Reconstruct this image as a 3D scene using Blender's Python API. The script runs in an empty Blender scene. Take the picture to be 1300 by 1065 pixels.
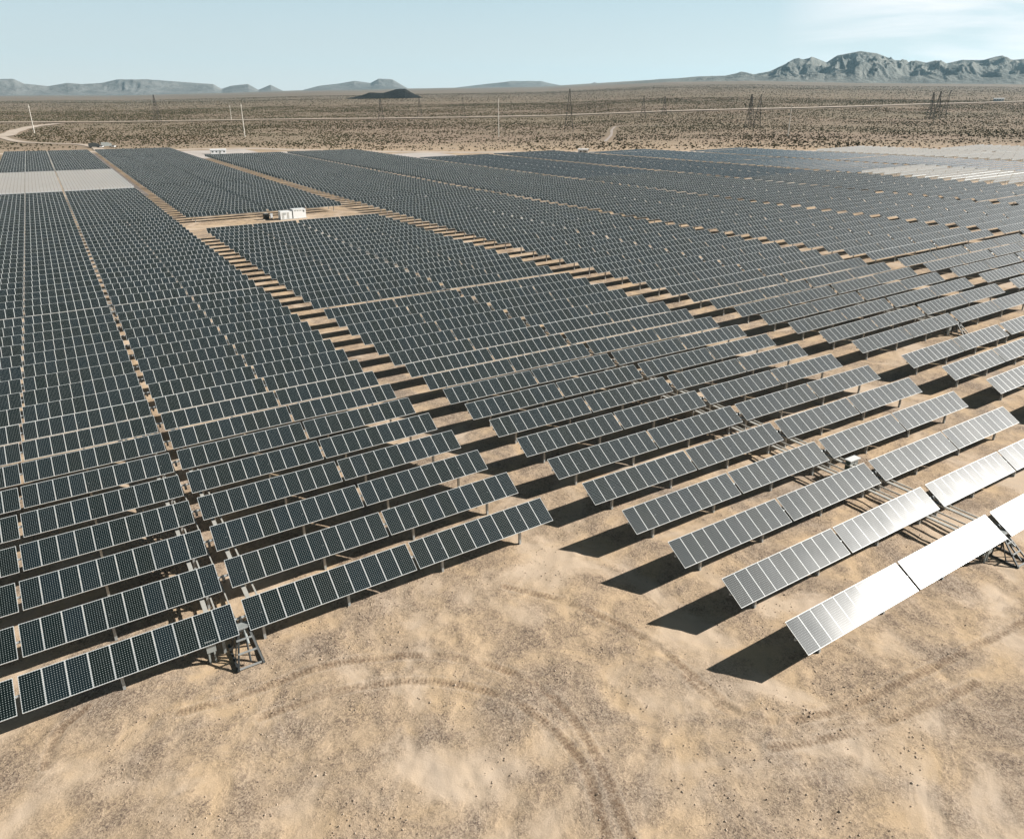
import bpy, bmesh, math, random
import numpy as np
from mathutils import Vector, noise
random.seed(7); rng = np.random.default_rng(7)
PI = math.pi
C = bpy.context.scene.collection

# ------------------------------------------------------------------ terrain
CAM_H, PITCH, YAW = 28.05, 20.956, 32.071        # x = along the panel rows, y = across them
GX = np.array([-60, 0, 40, 80, 130, 200, 300, 450.]); GY = np.array([20, 50, 80, 120, 170, 250, 350, 560.])
GZ = np.array([[-3.43, -3.0, -2.53, -2.04, -1.64, -1.14, -0.57, 0.6], [-1.82, -1.79, -1.82, -1.7, -1.54, -1.12, -0.6, 0.39],
 [-1.35, -1.23, -1.56, -1.53, -1.39, -1.05, -0.6, 0.25], [-1.38, -1.41, -1.23, -1.01, -0.97, -0.85, -0.54, 0.12],
 [-0.67, -0.35, -0.05, -0.04, -0.33, -0.45, -0.35, -0.03], [0.88, 1.07, 1.16, 1.02, 0.69, 0.36, 0.13, -0.2],
 [3.09, 3.01, 2.9, 2.7, 2.39, 1.78, 1.03, -0.38], [6.2, 5.94, 5.68, 5.32, 4.84, 3.89, 2.51, -0.55]])
ST = np.array([-.8616, -.5825, -.4689, -.3404, -.2475, -.1107, .0504, .1987, .2932, .4257, .58, .9004])
SS = np.array([.01159, .01422, .01548, .01948, .02284, .02531, .02836, .03667, .03737, .03298, .0298, .02136])
YR = math.radians(YAW)

def height(x, y):
    x = np.asarray(x, float); y = np.asarray(y, float)
    cx = np.clip(x, GX[0], GX[-1]); cy = np.clip(y, GY[0], GY[-1])
    i = np.clip(np.searchsorted(GX, cx, side='right') - 1, 0, len(GX) - 2); j = np.clip(np.searchsorted(GY, cy, side='right') - 1, 0, len(GY) - 2)
    a = (cx - GX[i]) / (GX[i + 1] - GX[i]); b = (cy - GY[j]) / (GY[j + 1] - GY[j])
    z = (GZ[i, j] * (1 - a) + GZ[i + 1, j] * a) * (1 - b) + (GZ[i, j + 1] * (1 - a) + GZ[i + 1, j + 1] * a) * b
    r = np.hypot(x, y); t = np.arctan2(x, y) - YR
    t = (t + PI) % (2 * PI) - PI
    q = (r - 620) / 120
    sp = 120 * np.where(q < 30, np.log1p(np.exp(np.minimum(q, 30))), q)
    s = np.interp(t, ST, SS)
    w = np.clip(1 - np.clip(np.abs(t) - 1, 0, 1), 0, 1)
    z = z * (1 - np.clip((r - 600) / 900, 0, 1))
    far = np.clip((r - 700) / 2500, 0, 1) * 3.0
    und = np.sin(x / 340 + 1.3 * np.sin(y / 610)) * np.cos(y / 420 + x / 900)
    return z + s * sp * w + und * far

def hz(x, y): return float(height(x, y))
def polar(t, r): return r * math.sin(t + YR), r * math.cos(t + YR)

# ------------------------------------------------------------------ helpers
def link(o):
    C.objects.link(o); return o
def tag(o, label=None, cat=None, group=None, kind=None):
    if label: o['label'] = label
    if cat: o['category'] = cat
    if group: o['group'] = group
    if kind: o['kind'] = kind
    return o
def empty(name, loc, rz=0, ry=0):
    o = bpy.data.objects.new(name, None); o.location = loc; o.rotation_euler = (0, ry, rz); o.empty_display_size = .5
    return link(o)

class MB:
    """collects faces, links them as one mesh object"""
    def __init__(s): s.v = []; s.f = []; s.m = []; s.uv = []
    def face(s, idx, m=0, uv=None): s.f.append(idx); s.m.append(m); s.uv.append(uv or [(0, 0)] * len(idx))
    def box(s, c, d, m=0, rot=None):
        b = len(s.v); hx, hy, hh = d[0] / 2, d[1] / 2, d[2] / 2
        for k in range(8):
            p = Vector(((k & 1) * 2 - 1, ((k >> 1) & 1) * 2 - 1, ((k >> 2) & 1) * 2 - 1)); p = Vector((p.x * hx, p.y * hy, p.z * hh))
            if rot: p = rot @ p
            s.v.append(tuple(p + Vector(c)))
        for q in ((0, 2, 3, 1), (4, 5, 7, 6), (0, 1, 5, 4), (2, 6, 7, 3), (0, 4, 6, 2), (1, 3, 7, 5)): s.face([b + i for i in q], m)
        return s
    def bar(s, p, q, w, h=None, m=0, n=4, w2=None):
        p = Vector(p); q = Vector(q); d = (q - p); L = d.length; d.normalize(); h = h or w; w2 = w2 or w
        ref = Vector((0, 0, 1)) if abs(d.z) < .95 else Vector((1, 0, 0))
        a = d.cross(ref).normalized(); b2 = a.cross(d).normalized(); b = len(s.v)
        for pt, ww in ((p, w), (q, w2)):
            for k in range(n):
                t = 2 * PI * (k + .5) / n; cc = 1 / math.cos(PI / n) if n == 4 else 1
                s.v.append(tuple(pt + a * (ww / 2 * math.cos(t) * cc) + b2 * (h / w * ww / 2 * math.sin(t) * cc)))
        for k in range(n): k2 = (k + 1) % n; s.face([b + k, b + k2, b + n + k2, b + n + k], m)
        s.face([b + k for k in range(n)][::-1], m); s.face([b + n + k for k in range(n)], m)
        return s
    def mesh(s, name, mats):
        me = bpy.data.meshes.new(name); me.from_pydata(s.v, [], s.f)
        for m in mats: me.materials.append(m)
        if any(s.m): me.polygons.foreach_set('material_index', s.m)
        uv = me.uv_layers.new(name='UVMap'); flat = [c for u in s.uv for p in u for c in p]; uv.data.foreach_set('uv', flat)
        me.validate(); me.update(); return me
    def build(s, name, mats, parent=None, loc=(0, 0, 0), rot=(0, 0, 0), smooth=False):
        if not isinstance(mats, (list, tuple)): mats = [mats]
        me = s.mesh(name, mats)
        if smooth: me.shade_smooth()
        return inst(name, me, parent, loc, rot)
def inst(name, me, parent=None, loc=(0, 0, 0), rot=(0, 0, 0)):
    o = bpy.data.objects.new(name, me); link(o); o.location = loc; o.rotation_euler = rot
    if parent: o.parent = parent
    return o

def npmesh(name, v, f, mats, smooth=False, uv=None, mi=None):
    me = bpy.data.meshes.new(name); v = np.asarray(v, np.float32); f = np.asarray(f, np.int32)
    n = f.shape[1]; me.vertices.add(len(v)); me.vertices.foreach_set('co', v.ravel())
    me.loops.add(f.size); me.loops.foreach_set('vertex_index', f.ravel())
    me.polygons.add(len(f)); me.polygons.foreach_set('loop_start', np.arange(0, f.size, n, dtype=np.int32)); me.polygons.foreach_set('loop_total', np.full(len(f), n, np.int32))
    for m in mats: me.materials.append(m)
    if mi is not None: me.polygons.foreach_set('material_index', np.asarray(mi, np.int32))
    if uv is not None: l = me.uv_layers.new(name='UVMap'); l.data.foreach_set('uv', np.asarray(uv, np.float32).ravel())
    me.update(calc_edges=True); me.validate()
    if smooth: me.shade_smooth()
    return me

# ------------------------------------------------------------------ materials
class N:
    def __init__(s, name):
        s.mat = bpy.data.materials.new(name); s.mat.use_nodes = True; s.t = s.mat.node_tree; s.b = s.t.nodes['Principled BSDF']
    def n(s, typ, ins={}, **kw):
        nd = s.t.nodes.new(typ)
        for k, v in kw.items(): setattr(nd, k, v)
        for k, v in ins.items():
            if isinstance(v, bpy.types.NodeSocket): s.t.links.new(v, nd.inputs[k])
            else: nd.inputs[k].default_value = v
        return nd
    def math(s, op, a, b=0.0, c=None):
        ins = {0: a, 1: b}
        if c is not None: ins[2] = c
        return s.n('ShaderNodeMath', ins, operation=op).outputs[0]
    def mix(s, f, a, b):
        nd = s.n('ShaderNodeMix', {}, data_type='RGBA')
        for k, v in ((0, f), (6, a), (7, b)):
            if isinstance(v, bpy.types.NodeSocket): s.t.links.new(v, nd.inputs[k])
            else: nd.inputs[k].default_value = v
        return nd.outputs[2]
    def noise(s, vec, scale, detail=4, rough=.55, dist=0):
        return s.n('ShaderNodeTexNoise', {'Vector': vec, 'Scale': scale, 'Detail': detail, 'Roughness': rough, 'Distortion': dist}).outputs['Fac']
    def ramp(s, x, lo, hi, a=0.0, b=1.0):
        return s.n('ShaderNodeMapRange', {'Value': x, 'From Min': lo, 'From Max': hi, 'To Min': a, 'To Max': b}).outputs[0]
    def pos(s): return s.n('ShaderNodeNewGeometry').outputs['Position']
    def set(s, **kw):
        for k, v in kw.items():
            k = k.replace('_', ' ')
            if isinstance(v, bpy.types.NodeSocket): s.t.links.new(v, s.b.inputs[k])
            else: s.b.inputs[k].default_value = v
        return s
    def bump(s, h, strength, dist):
        nd = s.n('ShaderNodeBump', {'Height': h, 'Strength': strength, 'Distance': dist}); s.t.links.new(nd.outputs[0], s.b.inputs['Normal'])
def rgb(r, g, b): return (r, g, b, 1)
def plain(name, col, rough=.6, metal=0., var=.12, scale=1.5):
    m = N(name); p = m.n('ShaderNodeTexCoord').outputs['Object']
    nz = m.noise(p, scale, 4); c = m.mix(m.ramp(nz, .3, .7), rgb(*[x * (1 - var) for x in col]), rgb(*[min(1, x * (1 + var)) for x in col]))
    m.set(Base_Color=c, Roughness=rough, Metallic=metal); return m.mat

# module glass: 8 x 16 clipped cells, white backing showing at the corners, aluminium frame lines
def panel_material():
    m = N('solar_glass'); uv = m.n('ShaderNodeUVMap', uv_map='UVMap').outputs[0]
    sx = m.n('ShaderNodeSeparateXYZ', {0: uv}); u, v = sx.outputs[0], sx.outputs[1]
    fu = m.math('FRACT', u); idx = m.math('FLOOR', u)
    # frame mask (distance from module edges in metres)
    du = m.math('MULTIPLY', m.math('MINIMUM', fu, m.math('SUBTRACT', 1.0, fu)), 1.06)
    dv = m.math('MULTIPLY', m.math('MINIMUM', v, m.math('SUBTRACT', 1.0, v)), 2.01)
    frame = m.math('LESS_THAN', m.math('MINIMUM', du, dv), .027)
    cu = m.math('MULTIPLY', m.ramp(fu, .04, .96), 8.0); cv = m.math('MULTIPLY', m.ramp(v, .02, .98), 16.0)
    a = m.math('ABSOLUTE', m.math('SUBTRACT', m.math('FRACT', m.math('ADD', cu, .5)), .5))
    b = m.math('ABSOLUTE', m.math('SUBTRACT', m.math('FRACT', m.math('ADD', cv, .5)), .5))
    dia = m.math('LESS_THAN', m.math('ADD', a, b), .17)
    line = m.math('LESS_THAN', m.math('MINIMUM', a, b), .016)
    white = m.math('MAXIMUM', dia, m.math('MULTIPLY', line, .05))
    oi = m.n('ShaderNodeObjectInfo').outputs['Random']
    wn = m.n('ShaderNodeTexWhiteNoise', {'Vector': m.n('ShaderNodeCombineXYZ', {0: idx, 1: m.math('MULTIPLY', oi, 97.0)}).outputs[0]}, noise_dimensions='3D').outputs['Value']
    cell = m.mix(wn, rgb(.003, .0085, .0078), rgb(.005, .013, .017))
    col = m.mix(white, cell, rgb(.40, .445, .45))
    col = m.mix(frame, col, rgb(.60, .62, .62))
    dust = m.noise(m.pos(), .35, 3)
    col = m.mix(m.ramp(dust, .35, .75, .0, .01), col, rgb(.5, .42, .33))
    rough = m.mix(frame, m.n('ShaderNodeCombineXYZ', {0: m.ramp(dust, .3, .7, .13, .165)}).outputs[0], rgb(.45, .45, .45))
    rs = m.n('ShaderNodeSeparateColor', {0: rough}).outputs[0]
    m.set(Base_Color=col, Roughness=rs, IOR=1.42, Coat_Weight=.32, Coat_Roughness=.46, Coat_IOR=1.5)
    return m.mat
GLASS = panel_material()
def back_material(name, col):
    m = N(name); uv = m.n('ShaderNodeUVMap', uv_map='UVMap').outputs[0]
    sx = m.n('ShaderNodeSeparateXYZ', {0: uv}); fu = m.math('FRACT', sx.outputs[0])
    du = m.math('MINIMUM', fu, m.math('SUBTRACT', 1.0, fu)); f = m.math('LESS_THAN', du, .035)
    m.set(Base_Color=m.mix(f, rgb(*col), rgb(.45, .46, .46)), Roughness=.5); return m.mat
BACK = back_material('shadow_deepening_backsheet', (.05, .055, .06)); BACKW = back_material('white_backsheet', (.84, .90, .95))  # most backs darkened so less bounced light lifts the shadows below
ALU = plain('aluminium', (.62, .64, .64), .42, .6, .05)
GALV = plain('galvanized_steel', (.42, .44, .44), .5, .35, .15, 3)
RODM = plain('pale_steel_rod', (.50, .49, .45), .55, .1, .1, 2)
DARKST = plain('dark_steel', (.06, .065, .065), .5, .3)
WHITE = plain('white_paint', (.78, .79, .79), .45, 0, .04)
GREYP = plain('grey_paint', (.30, .32, .31), .5)
DARKP = plain('dark_paint', (.03, .035, .035), .4)
GREENP = plain('dark_green_paint', (.05, .085, .07), .45)
LATT = plain('weathered_lattice_steel', (.06, .058, .055), .6, .2)
POLEM = plain('pale_pole', (.64, .60, .54), .7)
CONC = plain('concrete', (.42, .40, .37), .85)
TYRE = plain('tyre_rubber', (.02, .02, .02), .8)

# ---- ground
TRACKS = [[(0.8, 34.2), (3.52, 33.76), (7.77, 33.45), (11.15, 32.39), (14.26, 30.49), (16.8, 27.64), (17.88, 24.55), (17.89, 21.77), (17.28, 19.12), (16.47, 17.01), (15.5, 14)],
 [(4.26, 31.66), (7.93, 31.23), (11.15, 30.13), (13.71, 28.45), (15.73, 25.9), (16.67, 22.82), (16.73, 20.25), (15.83, 17.89), (14.5, 15)],
 [(24.94, 21.68), (25.23, 18.54), (27.21, 16.65), (30.91, 15.57), (36.87, 14.76), (45.71, 13.92), (60, 13)],
 [(25.17, 15.97), (29.26, 14.45), (34.97, 13.25), (38.0, 12.8)],
 [(20.67, 33.96), (23.24, 30.45), (24.89, 26.26), (25.37, 22.12), (25.42, 18.72)], [(-5.3, 34.2), (-4.7, 36.3), (-3.4, 37.3)]]
def smooth_line(P, n=12):
    P = [np.array(p, float) for p in P]; out = []
    for i in range(len(P) - 1):
        p0 = P[max(i - 1, 0)]; p1 = P[i]; p2 = P[i + 1]; p3 = P[min(i + 2, len(P) - 1)]
        for k in range(n):
            t = k / n; out.append(.5 * ((2 * p1) + (-p0 + p2) * t + (2 * p0 - 5 * p1 + 4 * p2 - p3) * t * t + (-p0 + 3 * p1 - 3 * p2 + p3) * t ** 3))
    out.append(P[-1]); return np.array(out)
def line_dist(x, y, pts):
    d = np.full(x.shape, 1e9); s = np.zeros(x.shape); acc = 0
    for (ax, ay), (bx, by) in zip(pts[:-1], pts[1:]):
        vx, vy = bx - ax, by - ay; L2 = vx * vx + vy * vy + 1e-9
        t = np.clip(((x - ax) * vx + (y - ay) * vy) / L2, 0, 1); dd = np.hypot(x - ax - t * vx, y - ay - t * vy)
        m = dd < d; d[m] = dd[m]; s[m] = acc + (t * math.sqrt(L2))[m]; acc += math.sqrt(L2)
    return d, s

def vnoise(x, y, seed=0):
    xi = np.floor(x).astype(np.int64); yi = np.floor(y).astype(np.int64); fx = x - xi; fy = y - yi
    fx = fx * fx * (3 - 2 * fx); fy = fy * fy * (3 - 2 * fy)
    def h(a, b):
        n = (a * 374761393 + b * 668265263 + seed * 1442695041) & 0xffffffff; n = ((n ^ (n >> 13)) * 1274126177) & 0xffffffff
        return ((n ^ (n >> 16)) & 0xffff) / 65535.0
    return (h(xi, yi) * (1 - fx) + h(xi + 1, yi) * fx) * (1 - fy) + (h(xi, yi + 1) * (1 - fx) + h(xi + 1, yi + 1) * fx) * fy
def fbm(x, y, oct=4, seed=0):
    a = 1; s = 0; t = 0
    for o in range(oct): s = s + a * vnoise(x * 2 ** o, y * 2 ** o, seed + o); t += a; a *= .5
    return s / t

def build_ground():
    th = np.concatenate([np.arange(-180, -48, 4), np.arange(-48, 48, .24), np.arange(48, 180, 4)]) * PI / 180
    r = [0.0, 6, 10, 13]; x = 15.0
    while x < 72: r.append(x); x += .16 * max(1, x / 32)
    while x < 700: r.append(x); x *= 1.018
    while x < 15500: r.append(x); x *= 1.035
    r = np.array(r); T, R = np.meshgrid(th, r); X = R * np.sin(T + YR); Y = R * np.cos(T + YR)
    Z = height(X, Y)
    near = np.clip((95 - R) / 30, 0, 1)
    Z = Z + near * ((fbm(X * 1.3, Y * 1.3, 3, 5) - .5) * .10 + (fbm(X * .25, Y * .25, 2, 9) - .5) * .22)
    rut = np.zeros(X.shape); sel = (R < 75)
    xs, ys = X[sel], Y[sel]; zz = np.zeros(xs.shape); rr = np.zeros(xs.shape); td = np.full(xs.shape, 3.0); ts = np.zeros(xs.shape)
    for k, P in enumerate(TRACKS):
        L = smooth_line(P, 6); d, s = line_dist(xs, ys, L)
        mm = d < td; td[mm] = d[mm]; ts[mm] = s[mm]
        wob = fbm(s * .5, d * 0 + k, 3, 3); wid = .15 + .12 * wob; fade = np.clip(wob * 2.6 - .55, .15, 1)
        lug = .5 + .5 * np.sin(s * 19 + d * 7)
        a = np.exp(-(d / wid) ** 2) * fade; ridge = np.exp(-((d - wid * 1.9) / .13) ** 2) * fade
        zz += -a * .045 + ridge * .02; rr = np.maximum(rr, a * (.5 + .5 * lug * wob))
    Z[sel] += zz; TD = np.full(X.shape, 3.0); TS = np.zeros(X.shape); TD[sel] = td; TS[sel] = ts
    nt, nr = len(th), len(r)
    V = np.stack([X, Y, Z], -1).reshape(-1, 3)
    i, j = np.meshgrid(np.arange(nr - 1), np.arange(nt), indexing='ij'); j2 = (j + 1) % nt
    F = np.stack([i * nt + j, i * nt + j2, (i + 1) * nt + j2, (i + 1) * nt + j], -1).reshape(-1, 4)[:, ::-1]
    m = N('desert_soil'); p = m.pos()
    big = m.noise(p, .045, 4, .6); mid = m.noise(p, .27, 5, .6, .6); fine = m.noise(p, 4.0, 6, .8); peb = m.noise(p, 9.5, 4, .85); patch = m.noise(p, .13, 4, .55, .8)
    c = m.mix(m.ramp(big, .35, .65), rgb(.52, .39, .27), rgb(.485, .395, .315))
    c = m.mix(m.ramp(mid, .35, .66), c, rgb(.585, .43, .275))
    smooth = m.ramp(patch, .52, .64)                                    # scraped, smooth pale patches
    c = m.mix(m.math('MULTIPLY', smooth, .55), c, rgb(.60, .49, .385))
    grav = m.math('MULTIPLY', m.math('SUBTRACT', 1.0, smooth), m.ramp(m.math('ADD', m.math('MULTIPLY', mid, .6), m.math('MULTIPLY', m.noise(p, .8, 3), .4)), .40, .60, 1, .12))
    c = m.mix(m.math('MULTIPLY', m.ramp(fine, .485, .57), m.math('MULTIPLY', grav, .95)), c, rgb(.29, .215, .155))
    c = m.mix(m.math('MULTIPLY', m.ramp(peb, .51, .58), m.math('MULTIPLY', grav, 1.0)), c, rgb(.17, .13, .105))
    c = m.mix(m.math('MULTIPLY', m.ramp(peb, .44, .34), m.math('MULTIPLY', grav, .5)), c, rgb(.68, .58, .47))
    td = m.n('ShaderNodeAttribute', attribute_name='track_d').outputs['Fac']; ts = m.n('ShaderNodeAttribute', attribute_name='track_s').outputs['Fac']
    wobble = m.math('MULTIPLY', m.math('SUBTRACT', m.noise(p, 3.0, 4, .7), .5), .35)
    dd = m.math('ADD', td, wobble)
    lug = m.math('SINE', m.math('ADD', m.math('MULTIPLY', ts, 27.0), m.math('MULTIPLY', wobble, 14.0)))
    band = m.ramp(dd, .08, .38, 1, 0); bank = m.math('MULTIPLY', m.ramp(dd, .26, .34), m.ramp(dd, .40, .50, 1, 0))
    gap = m.math('MULTIPLY', m.ramp(m.noise(p, .45, 4, .6), .38, .56, .10, 1), m.ramp(fine, .38, .55, .45, 1))
    tr = m.math('MULTIPLY', m.math('MULTIPLY', band, m.ramp(m.math('ADD', lug, m.math('MULTIPLY', m.math('SUBTRACT', fine, .5), 9.0)), -1.2, 1.2, .62, 1)), gap)
    c = m.mix(m.math('MULTIPLY', tr, .80), c, rgb(.23, .155, .10)); c = m.mix(m.math('MULTIPLY', m.math('MULTIPLY', bank, gap), .25), c, rgb(.63, .52, .41))
    # open desert beyond the field: redder soil, a fine cover of low dry scrub
    geo = m.n('ShaderNodeVectorMath', {0: p}, operation='LENGTH').outputs['Value']
    des = m.mix(m.ramp(m.noise(p, .004, 4), .4, .6), rgb(.28, .225, .16), rgb(.31, .235, .175))
    scr = m.ramp(m.noise(p, .16, 3, .8), .46, .56); scr2 = m.ramp(m.noise(p, .0045, 4, .6), .36, .60, .55, .95)
    des = m.mix(m.math('MULTIPLY', m.math('MULTIPLY', scr, scr2), m.ramp(geo, 600, 1200, .15, .95)), des, rgb(.075, .07, .045))
    pale = m.mix(m.ramp(m.noise(p, .0012, 3), .4, .65), rgb(.19, .16, .125), rgb(.24, .195, .155))
    des = m.mix(m.ramp(geo, 1700, 4200, 0, .7), des, pale)
    c = m.mix(m.ramp(geo, 480, 640), c, des)
    m.set(Base_Color=c, Roughness=.95, Specular_IOR_Level=.15)
    hgt = m.math('ADD', m.math('MULTIPLY', fine, .6), m.math('MULTIPLY', peb, .5)); hgt = m.math('MULTIPLY', hgt, m.math('ADD', m.math('MULTIPLY', grav, .8), .2)); hgt = m.math('SUBTRACT', hgt, m.math('MULTIPLY', tr, .35)); m.bump(hgt, 1.0, .14)
    me = npmesh('ground', V, F, [m.mat], True)
    for nm, arr in (('track_d', TD), ('track_s', TS)):
        a = me.attributes.new(nm, 'FLOAT', 'POINT'); a.data.foreach_set('value', arr.ravel().astype(np.float32))
    return tag(inst('ground', me), kind='structure')
build_ground()

def strip(name, pts, w, mat, off, n=10, label=None):
    L = smooth_line(pts, n); d = np.gradient(L, axis=0); nrm = np.stack([-d[:, 1], d[:, 0]], 1); nrm /= np.linalg.norm(nrm, axis=1)[:, None]
    K = 5; V = []
    for i, (p, q) in enumerate(zip(L, nrm)):
        ww = w * (1 + .25 * math.sin(i * .9) * .5)
        for k in range(K):
            s = (k / (K - 1) - .5) * ww; X, Y = p + q * s; V.append((X, Y, hz(X, Y) + off))
    F = [(i * K + k, i * K + k + 1, (i + 1) * K + k + 1, (i + 1) * K + k) for i in range(len(L) - 1) for k in range(K - 1)]
    return tag(inst(name, npmesh(name, V, F, [mat], True)), kind='structure')
m = N('graded_dirt'); p = m.pos(); m.set(Base_Color=m.mix(m.ramp(m.noise(p, .12, 4), .35, .65), rgb(.46, .375, .30), rgb(.55, .465, .385)), Roughness=.95); DIRT = m.mat
m = N('pale_gravel'); p = m.pos(); m.set(Base_Color=m.mix(m.ramp(m.noise(p, .10, 4), .35, .65), rgb(.44, .39, .355), rgb(.54, .49, .45)), Roughness=.95); GRAV = m.mat
m = N('lane_gravel'); p = m.pos(); m.set(Base_Color=m.mix(m.ramp(m.noise(p, .5, 4), .35, .65), rgb(.33, .285, .255), rgb(.42, .36, .32)), Roughness=.95); LANE = m.mat
strip('dirt_road', [(-135.9, 1240.8), (-35, 1229.9), (83.1, 1190.4), (250, 1142.9), (407.4, 1058), (599.5, 978.9), (732.6, 921.5), (855.2, 863.4), (1035.8, 817.7), (1345, 806.8), (1742.6, 793.6), (2160, 783.7)], 20, DIRT, 1.5)
strip('dirt_road', [(-95, 735), (-57, 771.6), (-25.8, 817.7), (-13.7, 957.5), (3.8, 1080.3), (31, 1168.9)], 13, DIRT, .45)
strip('dirt_road', [(-25.8, 817.7), (-7.8, 709.8), (30, 650.4), (36, 570)], 7, DIRT, .3)
strip('dirt_track', [(378.4, 466.7), (448, 544), (518, 626.9), (562, 663.7), (595, 623)], 2.4, LANE, .15)
strip('perimeter_road', [(-120, 560), (-20, 560), (60, 556), (122, 548), (165, 490), (215, 440), (262, 400), (322, 345), (385, 290), (440, 235), (520, 160), (600, 80)], 13, DIRT, .12)
def sheet(name, x0, x1, y0, y1, mat, off, step=8):
    nx = max(2, int((x1 - x0) / step) + 1); ny = max(2, int((y1 - y0) / step) + 1); X, Y = np.meshgrid(np.linspace(x0, x1, nx), np.linspace(y0, y1, ny))
    V = np.stack([X, Y, height(X, Y) + off], -1).reshape(-1, 3); i, j = np.meshgrid(np.arange(ny - 1), np.arange(nx - 1), indexing='ij')
    F = np.stack([i * nx + j, i * nx + j + 1, (i + 1) * nx + j + 1, (i + 1) * nx + j], -1).reshape(-1, 4)
    return tag(inst(name, npmesh(name, V, F, [mat], True)), kind='structure')
sheet('gravel_yard', 69.5, 121, 462, 540, GRAV, .10); sheet('gravel_yard', 121.5, 167, 468, 500, GRAV, .10); sheet('gravel_yard', 164, 215, 383, 440, GRAV, .10)
sheet('service_lane', 26.7, 30.3, 287, 545, LANE, .06); sheet('service_lane', 73.9, 80.0, 232, 460, LANE, .06)

# ------------------------------------------------------------------ solar rows
MW, CH, TILT, PITCHY, GRPGAP, Y0, AX = 1.06, 2.0126, 31.57, 4.6756, 1.6795, 37.664, 2.086
G1, G2 = .205, .605
ROWL = 40 * MW + 2 * G1 + G2
SEG = [0, 10 * MW + G1, 20 * MW + G1 + G2, 30 * MW + 2 * G1 + G2]        # start of each ten-module bank
POSTX = [ROWL / 2 + s * d for d in (1.15, 6.45, 13.1, 19.35) for s in (-1, 1)]
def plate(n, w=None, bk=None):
    """n modules side by side, x from 0; glass on top, back sheet under, aluminium edge"""
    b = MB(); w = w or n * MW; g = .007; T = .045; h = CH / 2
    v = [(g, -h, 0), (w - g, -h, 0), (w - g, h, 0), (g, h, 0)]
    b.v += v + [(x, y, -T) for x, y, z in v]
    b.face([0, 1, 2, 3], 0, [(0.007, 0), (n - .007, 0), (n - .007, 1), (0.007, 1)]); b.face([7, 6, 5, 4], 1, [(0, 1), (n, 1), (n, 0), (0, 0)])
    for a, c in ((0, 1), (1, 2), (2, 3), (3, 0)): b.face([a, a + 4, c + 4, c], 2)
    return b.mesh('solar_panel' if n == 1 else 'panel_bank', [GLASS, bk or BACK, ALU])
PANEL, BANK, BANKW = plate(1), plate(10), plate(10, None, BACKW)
TUBE = MB().bar((-.05, 0, 0), (ROWL + .05, 0, 0), .15, n=8).mesh('torque_tube', [GALV])
RAIL = None
pb = MB(); pb.box((0, 0, -1.15), (.07, .16, 2.3)); pb.box((0, -.08, -1.15), (.15, .012, 2.3)); pb.box((0, .08, -1.15), (.15, .012, 2.3)); pb.box((0, 0, -.02), (.12, .26, .14)); POST = pb.mesh('post', [GALV])
bb = MB(); bb.bar((-.05, 0, 0), (.05, 0, 0), .30, n=10); bb.box((0, 0, -.2), (.16, .2, .3)); BEAR = bb.mesh('bearing', [DARKST])

BLOCKS = {1: (-16.79, 0), 2: (30.442, -4), 3: (80.253, -16), 4: (127.8, -28), 5: (175.3, -34), 6: (222.8, -40), 7: (270.3, -46), 8: (317.8, -52), 9: (365.3, -58), 10: (412.8, -60), 0: (-64.5, 0)}
YEND = {1: 541, 2: 540, 3: 459, 4: 464, 5: 376, 6: 378, 7: 350, 8: 318, 9: 268, 10: 225, 0: 541}
CF = Vector((math.sin(YR) * math.cos(math.radians(PITCH)), math.cos(YR) * math.cos(math.radians(PITCH)), -math.sin(math.radians(PITCH))))
CR = Vector((math.cos(YR), -math.sin(YR), 0)); CU = CR.cross(CF)
def px(p):
    d = Vector(p) - Vector((0, 0, CAM_H)); z = d.dot(CF)
    if z < 1: return None
    return 650 + 916.7 * d.dot(CR) / z, 487.5 - 916.7 * d.dot(CU) / z
rows = []
for b, (xs, front) in BLOCKS.items():
    kmax = 400; k = front; ext = 0
    while True:
        y = Y0 + k * PITCHY + GRPGAP * ((k - front) // 18)
        g = (k - front) // 18
        if b == 2:
            if k > 31:
                y = 214.2 + (k - 32) * PITCHY + GRPGAP * ((k - 32) // 18); g = 2 + (k - 32) // 18
        if y + 1 > YEND[b]: break
        z0, z1 = hz(xs, y), hz(xs + ROWL, y)
        q = [px((xs + ROWL * t, y, z0 + (z1 - z0) * t + AX)) for t in (0, .1, .25, .5, .75, .9, 1)]
        inn = [p for p in q if p and -6 < p[0] < 1306 and 0 < p[1] < 1090]
        margin = [p for p in q if p and -260 < p[0] < 1560 and 0 < p[1] < 1300]
        dist = math.hypot(max(0, min(abs(xs), abs(xs + ROWL)) if xs > 0 else 0), y)
        if margin: rows.append(dict(b=b, k=k, g=g, xs=xs, y=y, z0=z0, z1=z1, vis=bool(inn) and b > 0, size=0))
        k += 1
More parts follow.
